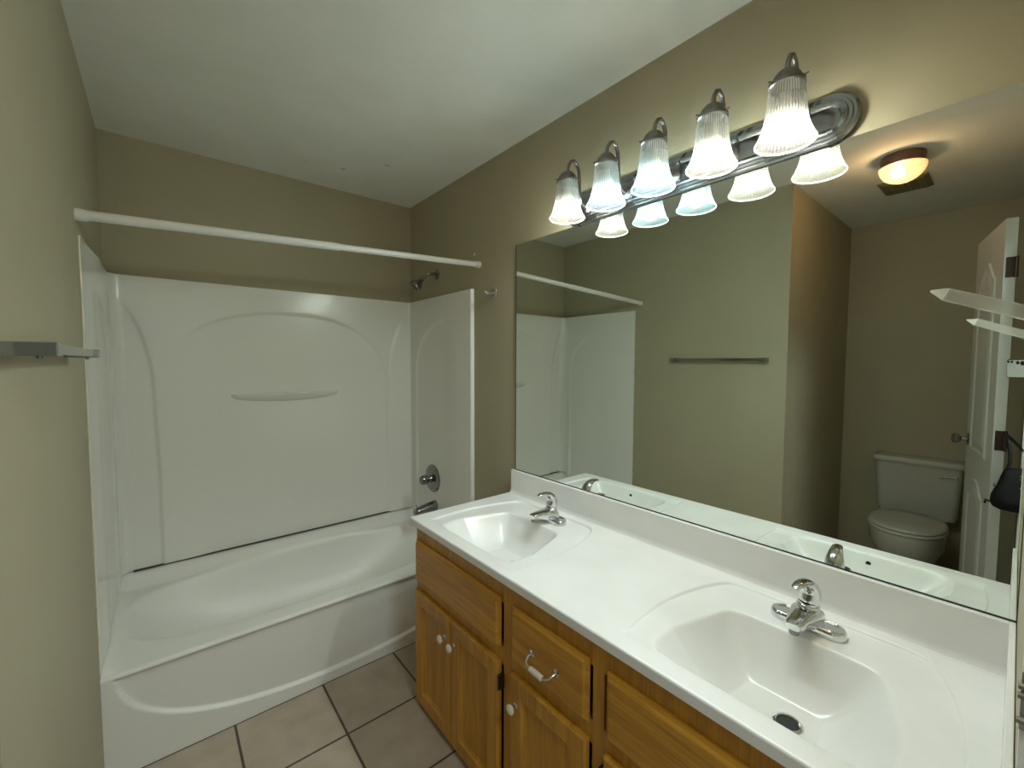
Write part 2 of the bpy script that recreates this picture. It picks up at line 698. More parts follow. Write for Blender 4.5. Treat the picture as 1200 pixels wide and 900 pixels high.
def end_panel(name, left):
    mb = MB()
    NY, NZ = 110, 150

    def pt(i, j):
        v_ = j / NZ
        t_ = i / NY
        e0, rr_ = (0.80, R0) if left else (0.86, 0.014)
        if t_ < 0.06:
            yq = TF + 0.012
        elif t_ < e0:
            yq = TF + 0.012 + (D - TH - rr_ - TF - 0.010) * (t_ - 0.06) / (e0 - 0.06)
        else:
            yq = D - TH - rr_ + rr_ * math.sin(PI / 2 * (t_ - e0) / (1 - e0)) + 0.012
        zz0 = max(tub_top(0.003 if left else W - 0.003, yq), tub_top(0.05 if left else W - 0.035, yq)) + 0.003
        z = zz0 + (ST - zz0) * v_
        # path: front nose -> flat -> corner cove
        ts = i / NY
        yf = TF + 0.006
        if left:
            ye = D - TH
            if ts < 0.06:
                a = PI / 2 * ts / 0.06
                off, y = 0.0035 * math.sin(a), yf + 0.004 * (1 - math.cos(a))
            elif ts < 0.80:
                y = yf + 0.004 + (ye - R0 - 0.004 - yf) * (ts - 0.06) / 0.74
                off = 0.0035 + (TH * 0.9 - 0.0035) * sm(ts, 0.06, 0.5)
            else:
                a = PI / 2 * (ts - 0.80) / 0.20
                y = ye - R0 + R0 * math.sin(a)
                off = TH * 0.9 + R0 * (1 - math.cos(a))
                return (off, y - back_relief(0.055, z) * (ts - 0.8) / 0.2, z)
            return (max(0.002, off + end_relief(y, z) * sm(off, 0.006, 0.018)), y, z)
        r = 0.014
        ye = D - TH
        if ts < 0.06:
            a = PI / 2 * ts / 0.06
            off, y = TH * math.sin(a), yf + 0.008 * (1 - math.cos(a))
        elif ts < 0.86:
            y = yf + 0.008 + (ye - r - 0.008 - yf) * (ts - 0.06) / 0.80
            off = TH
        else:
            a = PI / 2 * (ts - 0.86) / 0.14
            y = ye - r + r * math.sin(a)
            off = TH + r * (1 - math.cos(a))
            return (W - off, y - back_relief(XB1, z) * (ts - 0.86) / 0.14, z)
        return (W - off - end_relief(y, z) * (1 if off > 0.01 else 0), y, z)

    vs = mb.grid(pt, NY, NZ)
    top = [v[-1] for v in vs]
    xw = 0.0 if left else W
    tw = [mb.bm.verts.new((xw, v.co.y if k < NY else D, ST + 0.003)) for k, v in enumerate(top)]
    for a, b, c, d in zip(top, top[1:], tw[1:], tw):
        mb.face([a, b, c, d])
    return mb.build(name, M['acrylic'], sur, angle=60)


end_panel('end_panel', True)
end_panel('end_panel', False)
# crescent soap shelf moulded on the back panel
mb = MB()
ns = 40
rings = []
for k in range(ns + 1):
    u = -1 + 2 * k / ns
    x = 0.748 + 0.272 * u
    w = math.sqrt(max(0.0, 1 - u * u))
    dp = 0.006 + 0.042 * w
    hz = 0.004 + 0.036 * w
    y0 = D - TH + 0.012
    zt = 1.258
    rings.append([(x, y0, zt), (x, y0 - dp, zt), (x, y0 - dp - 0.002, zt - 0.004), (x, y0 - dp * 0.9, zt - 0.008 - hz * 0.2),
                  (x, y0 - dp * 0.5, zt - 0.006 - hz * 0.75), (x, y0, zt - 0.008 - hz)])
mb.loops(rings)
mb.build('soap_shelf', M['acrylic'], sur, angle=50)
# ragged caulk bead down the free edge against the left wall
mb = MB()
rc = random.Random(3)
pth = [(0.0012 + 0.0008 * rc.random(), TF + 0.0035 + 0.003 * rc.random(), 0.385 + (ST - 0.385) * k / 60) for k in range(61)]
mb.tube(pth, [0.0022 + 0.0022 * rc.random() for _ in pth], 8)
mb.build('caulk_bead', M['ceramic'], sur)
# dark seam between surround and tub
mb = MB()
mb.box(0.06, W - 0.03, D - TH - 0.004, D - 0.005, SB - 0.003, SB + 0.0005)
mb.build('seam', M['caulk'], sur, smooth=False)

# ------------------------------------------------------------------ vanity
VY1 = 1.590
CXF, CY1 = 0.963, 1.607
CZ = 0.795
van = thing('vanity_cabinet', 'honey oak vanity cabinet with framed doors under the white double sink top', 'cabinet', (1.25, 0.8, 0))
mb = MB()
FX = 0.985
# face frame: stiles and rails
for y0, y1 in ((0.012, 0.05), (0.625, 0.66), (0.972, 1.012), (1.552, VY1)):
    mb.box(FX, FX + 0.02, y0, y1, 0.0, 0.768)
for y0, y1 in ((0.05, 0.625), (0.66, 0.972), (1.012, 1.552)):
    mb.box(FX, FX + 0.02, y0, y1, 0.0, 0.06)
    mb.box(FX, FX + 0.02, y0, y1, 0.49, 0.55)
    mb.box(FX, FX + 0.02, y0, y1, 0.69, 0.768)
mb.build('face_frame', M['wood_v'], van, smooth=False, bevel=0.0008, bseg=1)
mb = MB()
mb.box(FX + 0.0201, W - 0.003, VY1 - 0.016, VY1, 0.0, 0.768)
mb.build('side_panel', M['wood_v'], van, smooth=False)
mb = MB()
mb.box(FX + 0.0201, W - 0.003, 0.012, 0.028, 0.0, 0.768)
mb.box(FX + 0.0201, W - 0.003, 0.0281, VY1 - 0.0161, 0.05, 0.065)
mb.build('carcass', M['wood_v'], van, smooth=False)


def rect_loops(y0, y1, z0, z1, prof):
    rings = []
    for ins, x in prof:
        rings.append([(x, y0 + ins, z0 + ins), (x, y1 - ins, z0 + ins), (x, y1 - ins, z1 - ins), (x, y0 + ins, z1 - ins)])
    return rings


DOORP = [(0, 0.9845), (0, 0.972), (0.005, 0.967), (0.052, 0.967), (0.057, 0.9725), (0.068, 0.9775)]
SLABP = [(0, 0.9845), (0, 0.977), (0.007, 0.974), (0.010, 0.968), (0.013, 0.9668)]


def knob(parent, y, z):
    mb = MB()
    mb.lathe([(0.0001, 0.0), (0.009, 0.0), (0.009, 0.003), (0.005, 0.006), (0.005, 0.012), (0.010, 0.016), (0.011, 0.019), (0.0001, 0.019)],
             (0.967, y, z), '-x', 20)
    k = mb.build('knob', M['chrome'], parent)
    mb = MB()
    mb.lathe([(0.0001, 0.018), (0.0125, 0.019), (0.015, 0.0225), (0.0145, 0.027), (0.010, 0.0305), (0.0001, 0.032)], (0.967, y, z), '-x', 24)
    mb.build('knob_cap', M['ceramic'], k)
    return k


def cab_door(y0, y1, z0, z1, ky, kz, hy=None):
    mb = MB()
    mb.loops(rect_loops(y0, y1, z0, z1, DOORP))
    d = mb.build('door', M['wood_v'], van, smooth=False)
    knob(d, ky, kz)
    if hy is not None:
        for zz in (z0 + 0.06, z1 - 0.06):
            mb = MB()
            mb.box(0.9685, 0.9845, hy - 0.006, hy + 0.006, zz - 0.022, zz + 0.022)
            mb.tube([(0.966, hy, zz - 0.024), (0.966, hy, zz + 0.024)], 0.0035, 8)
            mb.build('hinge', M['bronze'], d)
    return d


cab_door(1.306, 1.578, 0.028, 0.502, 1.336, 0.422)
cab_door(1.022, 1.302, 0.028, 0.502, 1.272, 0.422, 1.014)
cab_door(0.668, 0.962, 0.028, 0.502, 0.930, 0.422)
cab_door(0.342, 0.615, 0.028, 0.502, 0.372, 0.422, 0.621)
cab_door(0.060, 0.338, 0.028, 0.502, 0.308, 0.422)
for y0, y1 in ((1.022, 1.578), (0.060, 0.612)):
    mb = MB()
    mb.loops(rect_loops(y0, y1, 0.543, 0.708, SLABP))
    mb.build('false_drawer_front', M['wood_h'], van, smooth=False)
mb = MB()
mb.loops(rect_loops(0.668, 0.962, 0.543, 0.708, SLABP))
dr = mb.build('drawer', M['wood_h'], van, smooth=False)
# bail pull with a ceramic grip
PY, PZ = 0.815, 0.618
mb = MB()
half = [(0.9665, 0.048, 0.0), (0.963, 0.048, 0.0), (0.952, 0.048, -0.002), (0.942, 0.043, -0.008), (0.938, 0.034, -0.013), (0.937, 0.020, -0.015)]
path = [(a, PY + b, PZ + c) for a, b, c in half] + [(a, PY - b, PZ + c) for a, b, c in reversed(half)]
rr = [0.010, 0.0045, 0.004, 0.0036, 0.0036, 0.004]
mb.tube(path, rr + rr[::-1], 12)
pl = mb.build('pull', M['chrome'], dr)
mb = MB()
mb.lathe([(0.004, -0.024), (0.0075, -0.022), (0.0085, 0), (0.0075, 0.022), (0.004, 0.024)], (0.937, PY, PZ - 0.015), 'y', 18, caps=(True, True))
mb.build('grip', M['ceramic'], pl)

# ------------------------------------------------------------------ vanity top with two moulded sinks
vt = thing('double_sink_countertop', 'white cultured marble vanity top with two moulded sinks and a splashback', 'countertop', (1.25, 0.8, CZ))
SINKS = [(0.328, 1.0), (1.262, 1.0)]
BX0 = 1.504


def outer_w(x):
    t = (x - 1.17)
    return 0.280 - 0.75 * max(0, t) ** 2 * 1.05 - 0.5 * max(0, -t) ** 2


def sink_s(x, y, sy):
    """(inner bowl measure, outer dish distance)"""
    xc, hx = 1.180, 0.157
    w = 0.212 - 0.30 * max(0.0, x - 1.14) - 0.9 * max(0.0, 1.08 - x) ** 1.6
    u = abs((y - sy) / w)
    v = abs((x - xc) / hx)
    s = (u ** 9 + v ** 9) ** (1 / 9)
    uo = abs((y - sy) / outer_w(x))
    vo = max(0.0, (x - 1.20) / 0.262) if x > 1.20 else max(0.0, (1.20 - x) / 0.36)
    so = (uo ** 14 + vo ** 14) ** (1 / 14)
    return s, (1 - so) * 0.26


def top_z(x, y):
    z = CZ
    sy = SINKS[0][0] if y < 0.8 else SINKS[1][0]
    s, dout = sink_s(x, y, sy)
    if dout > -0.03:
        fade = sm(x, 1.0, 1.06)
        z -= 0.0070 * sm(dout, -0.003, 0.003) * fade
    if s < 1.35:
        raw = 0.135 * (1 - s ** 2.1)
        # the floor falls to the drain
        k = 0.0038
        dep = k * math.log(1 + math.exp(max(-30, min(30, raw / k))))
        dd = math.hypot(x - 1.172, (y - sy))
        dep = 0.122 - 0.012 * math.log(1 + math.exp(max(-30, min(30, (0.122 - dep) / 0.012))))
        z -= max(0, dep)
    return z


NXC, NYC = 216, 640
YA, YB = 0.0105, CY1
xs = [CXF + 0.006 + (BX0 - CXF - 0.006) * i / NXC for i in range(NXC + 1)]
ys = [YA + (YB - YA) * j / NYC for j in range(NYC + 1)]
mt, mbowls = MB(), [MB(), MB()]
Z = [[top_z(x, y) for y in ys] for x in xs]
vm = {}


def gv(b, i, j):
    k = (id(b), i, j)
    if k not in vm:
        vm[k] = b.bm.verts.new((xs[i], ys[j], Z[i][j]))
    return vm[k]


for i in range(NXC):
    for j in range(NYC):
        xm, ym = (xs[i] + xs[i + 1]) / 2, (ys[j] + ys[j + 1]) / 2
        si = 0 if ym < 0.8 else 1
        s, dout = sink_s(xm, ym, SINKS[si][0])
        b = mbowls[si] if s < 1.16 else mt
        b.face([gv(b, i, j), gv(b, i + 1, j), gv(b, i + 1, j + 1), gv(b, i, j + 1)])
# front edge and left end, rounded
edge = []
for k in range(7):
    a = PI / 2 * k / 6
    edge.append((0.006 * (1 - math.sin(a)), -0.006 * (1 - math.cos(a))))
for j in range(0, NYC, 4):
    y0, y1 = ys[j], ys[min(j + 4, NYC)]
    pr = [(CXF + 0.006, CZ)] + [(CXF + dx, CZ - 0.006 + (0.006 + dz)) for dx, dz in edge[1:]] + [(CXF, CZ - 0.026), (CXF + 0.02, CZ - 0.0265), (W - 0.004, CZ - 0.0265)]
    pr = [(CXF + 0.006 - 0.006 * math.sin(PI / 2 * k / 6), CZ - 0.006 * (1 - math.cos(PI / 2 * k / 6))) for k in range(7)] + \
         [(CXF, CZ - 0.0262), (CXF + 0.022, CZ - 0.0262)]
    va = [mt.bm.verts.new((p[0], y0, p[1])) for p in pr]
    vb = [mt.bm.verts.new((p[0], y1, p[1])) for p in pr]
    for a, b, c, d in zip(va, va[1:], vb[1:], vb):
        mt.face([a, b, c, d])
mt.bm.faces.ensure_lookup_table()
v4 = [mt.bm.verts.new(p) for p in ((CXF, YB, CZ - 0.0262), (BX0 + 0.018, YB, CZ - 0.0262), (BX0 + 0.018, YB, CZ), (CXF + 0.006, YB, CZ), (CXF, YB, CZ - 0.006))]
mt.face(v4)
slab = mt.build('counter_slab', M['marble'], vt, angle=50, fix=False)
for b in mbowls:
    b.build('sink_basin', M['marble'], vt, angle=80, fix=False)
# splashback with a cove at its foot
mb = MB()
prof = [(W - 0.001, 0.9075), (BX0 + 0.004, 0.9075), (BX0 + 0.001, 0.9065), (BX0, 0.903), (BX0 - 0.001, 0.815), (BX0 - 0.004, 0.803), (BX0 - 0.010, 0.7965), (BX0 - 0.016, 0.7955), (BX0 - 0.016, 0.7952), (W - 0.001, 0.7952)]
mb.prism([(a, b) for a, b in prof], 'y', YA, YB - 0.003)
mb.build('splashback', M['marble'], vt, angle=30)
mb = MB()
mb.box(CXF + 0.012, W - 0.001, 0.001, 0.0104, CZ - 0.02, 0.9075)
mb.build('side_splash', M['marble'], vt, smooth=False, bevel=0.002)
for (sy, _), yy in zip(SINKS, (0.300, 1.20)):
    zb = top_z(1.172, yy)
    mb = MB()
    mb.lathe([(0.0215, -0.010), (0.0205, 0.0015), (0.0225, 0.0032), (0.026, 0.003), (0.0285, 0.0008), (0.0285, -0.004)], (1.180, yy, zb + 0.001), 'z', 36)
    dn = mb.build('drain', M['chrome'], vt)
    mb = MB()
    mb.lathe([(0.0001, 0.0), (0.0208, 0.0)], (1.180, yy, zb + 0.0006), 'z', 30)
    mb.build('drain_hole', M['hole'], dn)
# overflow openings in the front wall of each bowl
for sy, _ in SINKS:
    xo = 1.020
    zo = CZ - 0.030
    for k in range(60):
        xo = 1.0 + 0.002 * k
        if top_z(xo, sy - 0.01) < CZ - 0.032:
            break
    mb = MB()
    mb.lathe([(0.0001, 0.0), (0.007, 0.0), (0.007, 0.003), (0.0001, 0.003)], (xo - 0.003, sy - 0.01, zo), 'x', 18)
    mb.build('overflow_hole', M['hole'], vt)

# ------------------------------------------------------------------ mirror
mb = MB()
MY0, MY1, MZ0, MZ1 = 0.0015, 1.589, 0.9085, 1.995
mb.box(W - 0.006, W - 0.0005, MY0, MY1, MZ0, MZ1)
mb.bm.faces.ensure_lookup_table()
for f in mb.bm.faces:
    f.normal_update()
    f.material_index = 0 if f.normal.x < -0.9 else 1
mir = mb.build('wall_mirror', [M['mirror'], M['mirror_edge']], None, smooth=False, fix=False)
for nm, bx in (('bottom_channel', (W - 0.0072, W - 0.0061, MY0, MY1, MZ0, MZ0 + 0.0032)), ('side_channel', (W - 0.0072, W - 0.0061, MY1 - 0.0026, MY1, MZ0 + 0.0033, MZ1))):
    mb = MB()
    mb.box(*bx)
    mb.build(nm, M['mirror_edge'], mir, smooth=False)
tag(mir, 'large frameless mirror on the wall above the double sinks', 'mirror')


# ------------------------------------------------------------------ faucets
def stadium(cx, cy, hl, r, n=14, sx=1.0):
    pts = []
    for k in range(n + 1):
        a = -PI / 2 + PI * k / n - 0
        pts.append((cx + r * sx * math.sin(a + PI / 2) * 0 + r * sx * math.sin(a), cy + hl + r * math.cos(a)))
    for k in range(n + 1):
        a = PI / 2 + PI * k / n
        pts.append((cx + r * sx * math.sin(a), cy - hl + r * math.cos(a)))
    return pts


def faucet(y, label, ang, tilt):
    x = 1.402
    z = CZ - 0.0064
    root = thing('sink_faucet', label, 'faucet', (x, y, z), 'sink faucets')
    mb = MB()
    rings = []
    for hl, r, h in ((0.051, 0.0290, 0.0), (0.051, 0.0285, 0.012), (0.050, 0.0265, 0.018), (0.049, 0.0235, 0.0195), (0.047, 0.0195, 0.017), (0.046, 0.016, 0.0155)):
        rings.append([(p[0], p[1], z + h) for p in stadium(x, y, hl, r)])
    mb.loops(rings)
    mb.build('base_plate', M['chrome'], root, angle=50)
    # body hump and spout in one sweep
    mb = MB()
    secs = [(0.026, 0.024, 0.004, 0.032), (0.014, 0.033, 0.004, 0.046), (-0.010, 0.034, 0.004, 0.050), (-0.030, 0.030, 0.008, 0.050),
            (-0.055, 0.025, 0.018, 0.049), (-0.080, 0.0205, 0.026, 0.0485), (-0.098, 0.0185, 0.028, 0.0470), (-0.106, 0.0140, 0.030, 0.044)]
    rings = []
    for dx, hw, zb, ztp in secs:
        ring = []
        for k in range(20):
            a = 2 * PI * k / 20
            cx_, sx_ = math.cos(a), math.sin(a)
            e = 0.55
            px = hw * math.copysign(abs(cx_) ** e, cx_)
            pz = (ztp - zb) / 2 * math.copysign(abs(sx_) ** e, sx_)
            ring.append((x + dx, y + px, z + (zb + ztp) / 2 + pz))
        rings.append(ring)
    mb.loops(rings)
    mb.build('spout', M['chrome'], root, angle=50)
    mb = MB()
    mb.lathe([(0.0001, 0.016), (0.0085, 0.016), (0.0105, 0.018), (0.0115, 0.030), (0.0115, 0.034)], (x - 0.094, y, z), 'z', 22, caps=(False, True))
    mb.build('aerator', M['dull_chrome'], root)
    mb = MB()
    mb.lathe([(0.0245, 0.036), (0.0245, 0.050), (0.0225, 0.054), (0.0205, 0.055), (0.0205, 0.059)], (x + 0.004, y, z), 'z', 28, caps=(False, True))
    mb.build('collar', M['chrome'], root, angle=50)
    # handle: a hooded cap that runs forward into the lever
    mb = MB()
    rings = []
    ca, sa = math.cos(ang), math.sin(ang)
    pth = [(0.006, 0.058, 0.0215, 0.0215), (0.008, 0.068, 0.0235, 0.0225), (0.010, 0.082, 0.0235, 0.0205), (0.004, 0.097, 0.0215, 0.0165), (-0.012, 0.110, 0.0175, 0.0110),
           (-0.034, 0.1165, 0.0140, 0.0070), (-0.054, 0.1165, 0.0125, 0.0055), (-0.066, 0.1145, 0.0105, 0.0045), (-0.072, 0.1130, 0.0060, 0.0025)]
    for q, (dx, dz, hw, th) in enumerate(pth):
        a_, b_ = pth[max(0, q - 1)], pth[min(len(pth) - 1, q + 1)]
        tx, tz = b_[0] - a_[0], b_[1] - a_[1]
        ln = math.hypot(tx, tz)
        nx, nz = -tz / ln, tx / ln
        ring = []
        for k in range(18):
            a = 2 * PI * k / 18
            w, h = hw * math.cos(a), th * math.sin(a)
            px = dx + nx * h
            ring.append((x + px * ca - w * sa, y + px * sa + w * ca, z + dz + nz * h + tilt * max(0, -dx)))
        rings.append(ring)
    mb.loops(rings)
    mb.build('lever', M['chrome'], root, angle=50)
    mb = MB()
    mb.tube([(x + 0.028, y - 0.004, z + 0.010), (x + 0.028, y - 0.004, z + 0.048)], 0.0022, 8)
    mb.lathe([(0.0001, 0.046), (0.0045, 0.047), (0.0045, 0.054), (0.0001, 0.056)], (x + 0.028, y - 0.004, z), 'z', 12)
    mb.build('lift_rod', M['chrome'], root)
    return root


faucet(1.228, 'chrome single lever faucet on the far sink nearer the bathtub', 0.0, 0.0)
faucet(0.330, 'chrome single lever faucet on the near sink in the foreground', -0.12, 0.0)

# ------------------------------------------------------------------ vanity light bar
LC = 0.772
vl = thing('vanity_light', 'brushed nickel bar light with five ribbed bell shades above the mirror', 'wall light', (W, LC, 2.05))
mb = MB()


def bar_ring(hl, r, x):
    return [(x, p[1], p[0]) for p in [(2.0525 + q[0] - 0, q[1]) for q in stadium(0, LC, hl, r, 24)]]


prof = [(0.0, 0.000), (0.0, 0.012), (0.004, 0.016), (0.010, 0.016), (0.012, 0.021), (0.019, 0.021), (0.021, 0.026), (0.026, 0.028), (0.032, 0.026), (0.036, 0.024)]
rings = [bar_ring(0.415, 0.062 - ins, W - 0.0005 - h) for ins, h in prof]
mb.loops(rings)
mb.build('back_plate', M['nickel'], vl, angle=25)
for s in (-1, 1):
    mb = MB()
    pts = []
    rr = []
    for ins, h in prof[2:-1]:
        rr.append((ins, h + 0.003))
    rings = []
    for ins, h in [(-0.002, 0.0)] + [(-0.002, 0.014)] + rr:
        r = 0.062 - ins
        ring = []
        for k in range(25):
            a = -PI / 2 + PI * k / 24
            ring.append((W - 0.0005 - h, LC + s * (0.405 + r * math.cos(a) + (0.012 if r > 0 else 0)), 2.0525 + r * math.sin(a)))
        rings.append(ring)
    mb.loops(rings, closed=False)
    mb.build('end_cap', M['nickel'], vl, angle=25)
SX = 1.382
for k in range(5):
    y = LC + (k - 2) * 0.1805
    mb = MB()
    mb.lathe([(0.0001, 0.0), (0.024, 0.0), (0.022, 0.006), (0.012, 0.010), (0.0001, 0.011)], (W - 0.024, y, 2.045), '-x', 24)
    path = [(1.500, y, 2.045), (1.478, y, 2.043), (1.462, y, 2.050), (1.453, y, 2.068), (1.450, y, 2.10), (1.448, y, 2.14), (1.444, y, 2.170),
            (1.433, y, 2.190), (1.416, y, 2.198), (1.399, y, 2.190), (1.387, y, 2.172), (1.383, y, 2.150), (SX, y, 2.132)]
    mb.tube(path, 0.0062, 12)
    arm = mb.build('arm', M['arm_metal'], vl)
    mb = MB()
    mb.lathe([(0.0001, 2.150), (0.010, 2.149), (0.020, 2.144), (0.030, 2.132), (0.035, 2.120), (0.040, 2.117), (0.040, 2.109), (0.037, 2.107), (0.034, 2.105)], (SX, y, 0), 'z', 32)
    for a in (0.4, 2.5, 4.6):
        c, s_ = math.cos(a), math.sin(a)
        mb.tube([(SX + 0.036 * c, y + 0.036 * s_, 2.1175), (SX + 0.047 * c, y + 0.047 * s_, 2.1175)], 0.0022, 8)
    mb.build('shade_holder', M['arm_metal'], vl, angle=40)
    mb = MB()
    mb.lathe([(0.034, 2.117), (0.0355, 2.112), (0.0385, 2.100), (0.0405, 2.085), (0.0420, 2.065), (0.0440, 2.045), (0.0470, 2.025), (0.0520, 2.006), (0.0590, 1.990), (0.0640, 1.980), (0.0655, 1.976), (0.0645, 1.9745)],
             (SX, y, 0), 'z', 88, rib=0.012)
    mb.bm.faces.ensure_lookup_table()
    for q, f in enumerate(mb.bm.faces):
        f.material_index = 2 if q // 88 >= 9 else q % 2
    sh = mb.build('shade', [M['shade'], M['shade_rib'], M['shade_rim']], vl, angle=80)
    mb = MB()
    mb.lathe([(0.0001, 2.108), (0.013, 2.107), (0.014, 2.085), (0.016, 2.080)], (SX, y, 0), 'z', 20)
    sk = mb.build('socket', M['ceramic'], vl)
    mb = MB()
    bl = [(0.0001, 1.982)]
    for q in range(1, 7):
        a = PI * q / 12
        bl.append((0.0300 * math.sin(a), 2.0120 - 0.0300 * math.cos(a)))
    bl += [(0.0300, 2.0185)]
    mb.lathe(bl, (SX, y, 0), 'z', 18)
    bu = mb.build('bulb', M['bulb_cool'] if k in (2, 3) else M['bulb_warm'], vl)
    mb = MB()
    mb.lathe([(0.0302, 2.0186), (0.0290, 2.034), (0.0240, 2.052), (0.0170, 2.066), (0.0140, 2.080)], (SX, y, 0), 'z', 18, caps=(True, False))
    mb.build('bulb_collar', M['ceramic'], bu)

# ------------------------------------------------------------------ shower rod
rd = thing('shower_rod', 'white shower curtain rod spanning the alcove above the bathtub', 'curtain rod', (0.762, 1.9, 1.92))
A, B = V(0.0, 1.900, 1.888), V(W, 1.900, 1.957)
mid = A.lerp(B, 0.52)
mb = MB()
mb.tube([A + V(0.002, 0, 0), mid], 0.0155, 24)
mb.build('outer_tube', M['rod'], rd)
mb = MB()
mb.tube([mid - V(0.01, 0, 0), B - V(0.002, 0, 0)], 0.0135, 24)
mb.build('inner_tube', M['rod'], rd)
for p, dx in ((A, 1), (B, -1)):
    mb = MB()
    mb.tube([p + V(dx * 0.0005, 0, 0), p + V(dx * 0.012, 0, 0), p + V(dx * 0.030, 0, 0)], [0.0185, 0.0185, 0.0165], 24)
    mb.build('end_cap', M['ceramic'] if dx < 0 else M['rod'], rd)

# ------------------------------------------------------------------ shower head, valve, tub spout
shw = thing('wall_shower', 'dark chrome shower head on a bent arm above the surround', 'shower head', (W, 2.354, 1.974))
mb = MB()
mb.lathe([(0.0001, 0.012), (0.013, 0.012), (0.022, 0.006), (0.030, 0.002), (0.030, 0.0)], (W - 0.0005, 2.354, 1.974), '-x', 28)
mb.build('flange', M['dull_chrome'], shw)
mb = MB()
mb.tube([(W, 2.354, 1.974), (1.485, 2.356, 1.976), (1.460, 2.362, 1.968), (1.440, 2.372, 1.948), (1.430, 2.378, 1.932)], 0.0085, 14)
mb.build('arm', M['dull_chrome'], shw)
mb = MB()
ax = V(-0.62, 0.25, -0.74).normalized()
p0 = V(1.436, 2.374, 1.940)
mb.tube([p0, p0 + ax * 0.012, p0 + ax * 0.016, p0 + ax * 0.028, p0 + ax * 0.050, p0 + ax * 0.066, p0 + ax * 0.070, p0 + ax * 0.0705], [0.013, 0.016, 0.013, 0.020, 0.036, 0.040, 0.039, 0.032], 28)
mb.build('spray_head', M['dull_chrome'], shw)
mb = MB()
mb.tube([p0 + ax * 0.0700, p0 + ax * 0.0712], 0.030, 24)
mb.build('spray_face', M['hole'], shw)

vy, vz = 2.400, 0.690
XP = W - TH + 0.0094
val = thing('shower_valve', 'round chrome shower valve with a lever knob on the end panel', 'valve', (XP, vy, vz))
mb = MB()
mb.lathe([(0.088, 0.0), (0.088, 0.004), (0.082, 0.010), (0.060, 0.016), (0.030, 0.020), (0.0001, 0.021)], (XP, vy, vz), '-x', 44)
mb.build('escutcheon', M['dull_chrome'], val)
mb = MB()
mb.lathe([(0.024, 0.018), (0.022, 0.030), (0.018, 0.036), (0.019, 0.040), (0.027, 0.046), (0.030, 0.060), (0.029, 0.078), (0.024, 0.086), (0.0001, 0.088)], (XP, vy, vz), '-x', 32)
mb.build('knob', M['dull_chrome'], val)

sp = thing('tub_spout', 'chrome tub spout on the end panel just below the shower valve', 'spout', (XP, 2.372, 0.52))
mb = MB()
ys_ = 2.372
zs_ = 0.522
rings = []
for dx, hw, zt, zb in ((0.0, 0.034, 0.032, -0.034), (0.02, 0.034, 0.031, -0.034), (0.05, 0.033, 0.026, -0.034), (0.09, 0.031, 0.018, -0.034), (0.125, 0.029, 0.010, -0.035), (0.140, 0.027, 0.006, -0.036), (0.146, 0.020, -0.002, -0.035)):
    ring = []
    for k in range(20):
        a = 2 * PI * k / 20
        ring.append((XP - dx, ys_ + hw * math.cos(a), zs_ + (zt + zb) / 2 + (zt - zb) / 2 * math.sin(a)))
    rings.append(ring)
mb.loops(rings)
mb.build('body', M['dull_chrome'], sp, angle=60)
mb = MB()
mb.tube([(XP - 0.132, ys_, zs_ + 0.002), (XP - 0.132, ys_, zs_ + 0.022)], 0.004, 10)
mb.lathe([(0.0001, 0.030), (0.007, 0.029), (0.007, 0.021), (0.0001, 0.020)], (XP - 0.132, ys_, zs_), 'z', 14)
mb.build('diverter', M['chrome'], sp)

# ------------------------------------------------------------------ robe hook and wall anchor
hk = thing('robe_hook', 'small chrome robe hook on the wall between surround and mirror', 'hook', (W, 1.765, 1.79))
mb = MB()
mb.box(W - 0.008, W - 0.0005, 1.745, 1.787, 1.770, 1.815)
mb.build('mount_plate', M['chrome'], hk, bevel=0.003)
mb = MB()
mb.tube([(W - 0.006, 1.766, 1.790), (W - 0.030, 1.768, 1.786), (W - 0.046, 1.770, 1.787), (W - 0.054, 1.771, 1.798)], [0.008, 0.007, 0.007, 0.008], 12)
mb.build('hook_arm', M['chrome'], hk)
mb = MB()
mb.lathe([(0.0001, 0.004), (0.006, 0.0035), (0.009, 0.0015), (0.0095, 0.0)], (W - 0.0003, 1.947, 2.021), '-x', 18)
tag(mb.build('wall_plug', M['ceramic'], None), 'tiny cream wall plug just above the end of the curtain rod', 'wall plug')

# ------------------------------------------------------------------ towel bar on the left wall
tb = thing('towel_bar', 'square chrome towel bar on the left wall beside the bathtub', 'towel bar', (0.0, 1.33, 1.456))
for yy in (1.0, 1.58):
    mb = MB()
    mb.box(0.0005, 0.063, yy, yy + 0.038, 1.445, 1.467)
    b = mb.build('bracket', M['nickel'], tb, smooth=False, bevel=0.0015)
    mb = MB()
    mb.tube([(0.040, yy + 0.02, 1.4455), (0.040, yy + 0.02, 1.441)], 0.004, 10)
    mb.build('set_screw', M['dull_chrome'], b)
mb = MB()
mb.box(0.040, 0.058, 1.0385, 1.5795, 1.448, 1.465)
mb.build('bar', M['nickel'], tb, smooth=False, bevel=0.001)

# ------------------------------------------------------------------ clear acrylic peg on the near wall
pg = thing('acrylic_peg', 'clear faceted acrylic towel arm reaching out beside the mirror', 'towel holder', (1.165, 0.0, 1.515))
d = V(0.0, 0.107, 0.047).normalized()
sx, sz = V(1, 0, 0), V(1, 0, 0).cross(d)
p0 = V(1.160, 0.004, 1.506)


def sq(p, a, b):
    return [p - sx * a - sz * b, p + sx * a - sz * b, p + sx * a + sz * b, p - sx * a + sz * b]


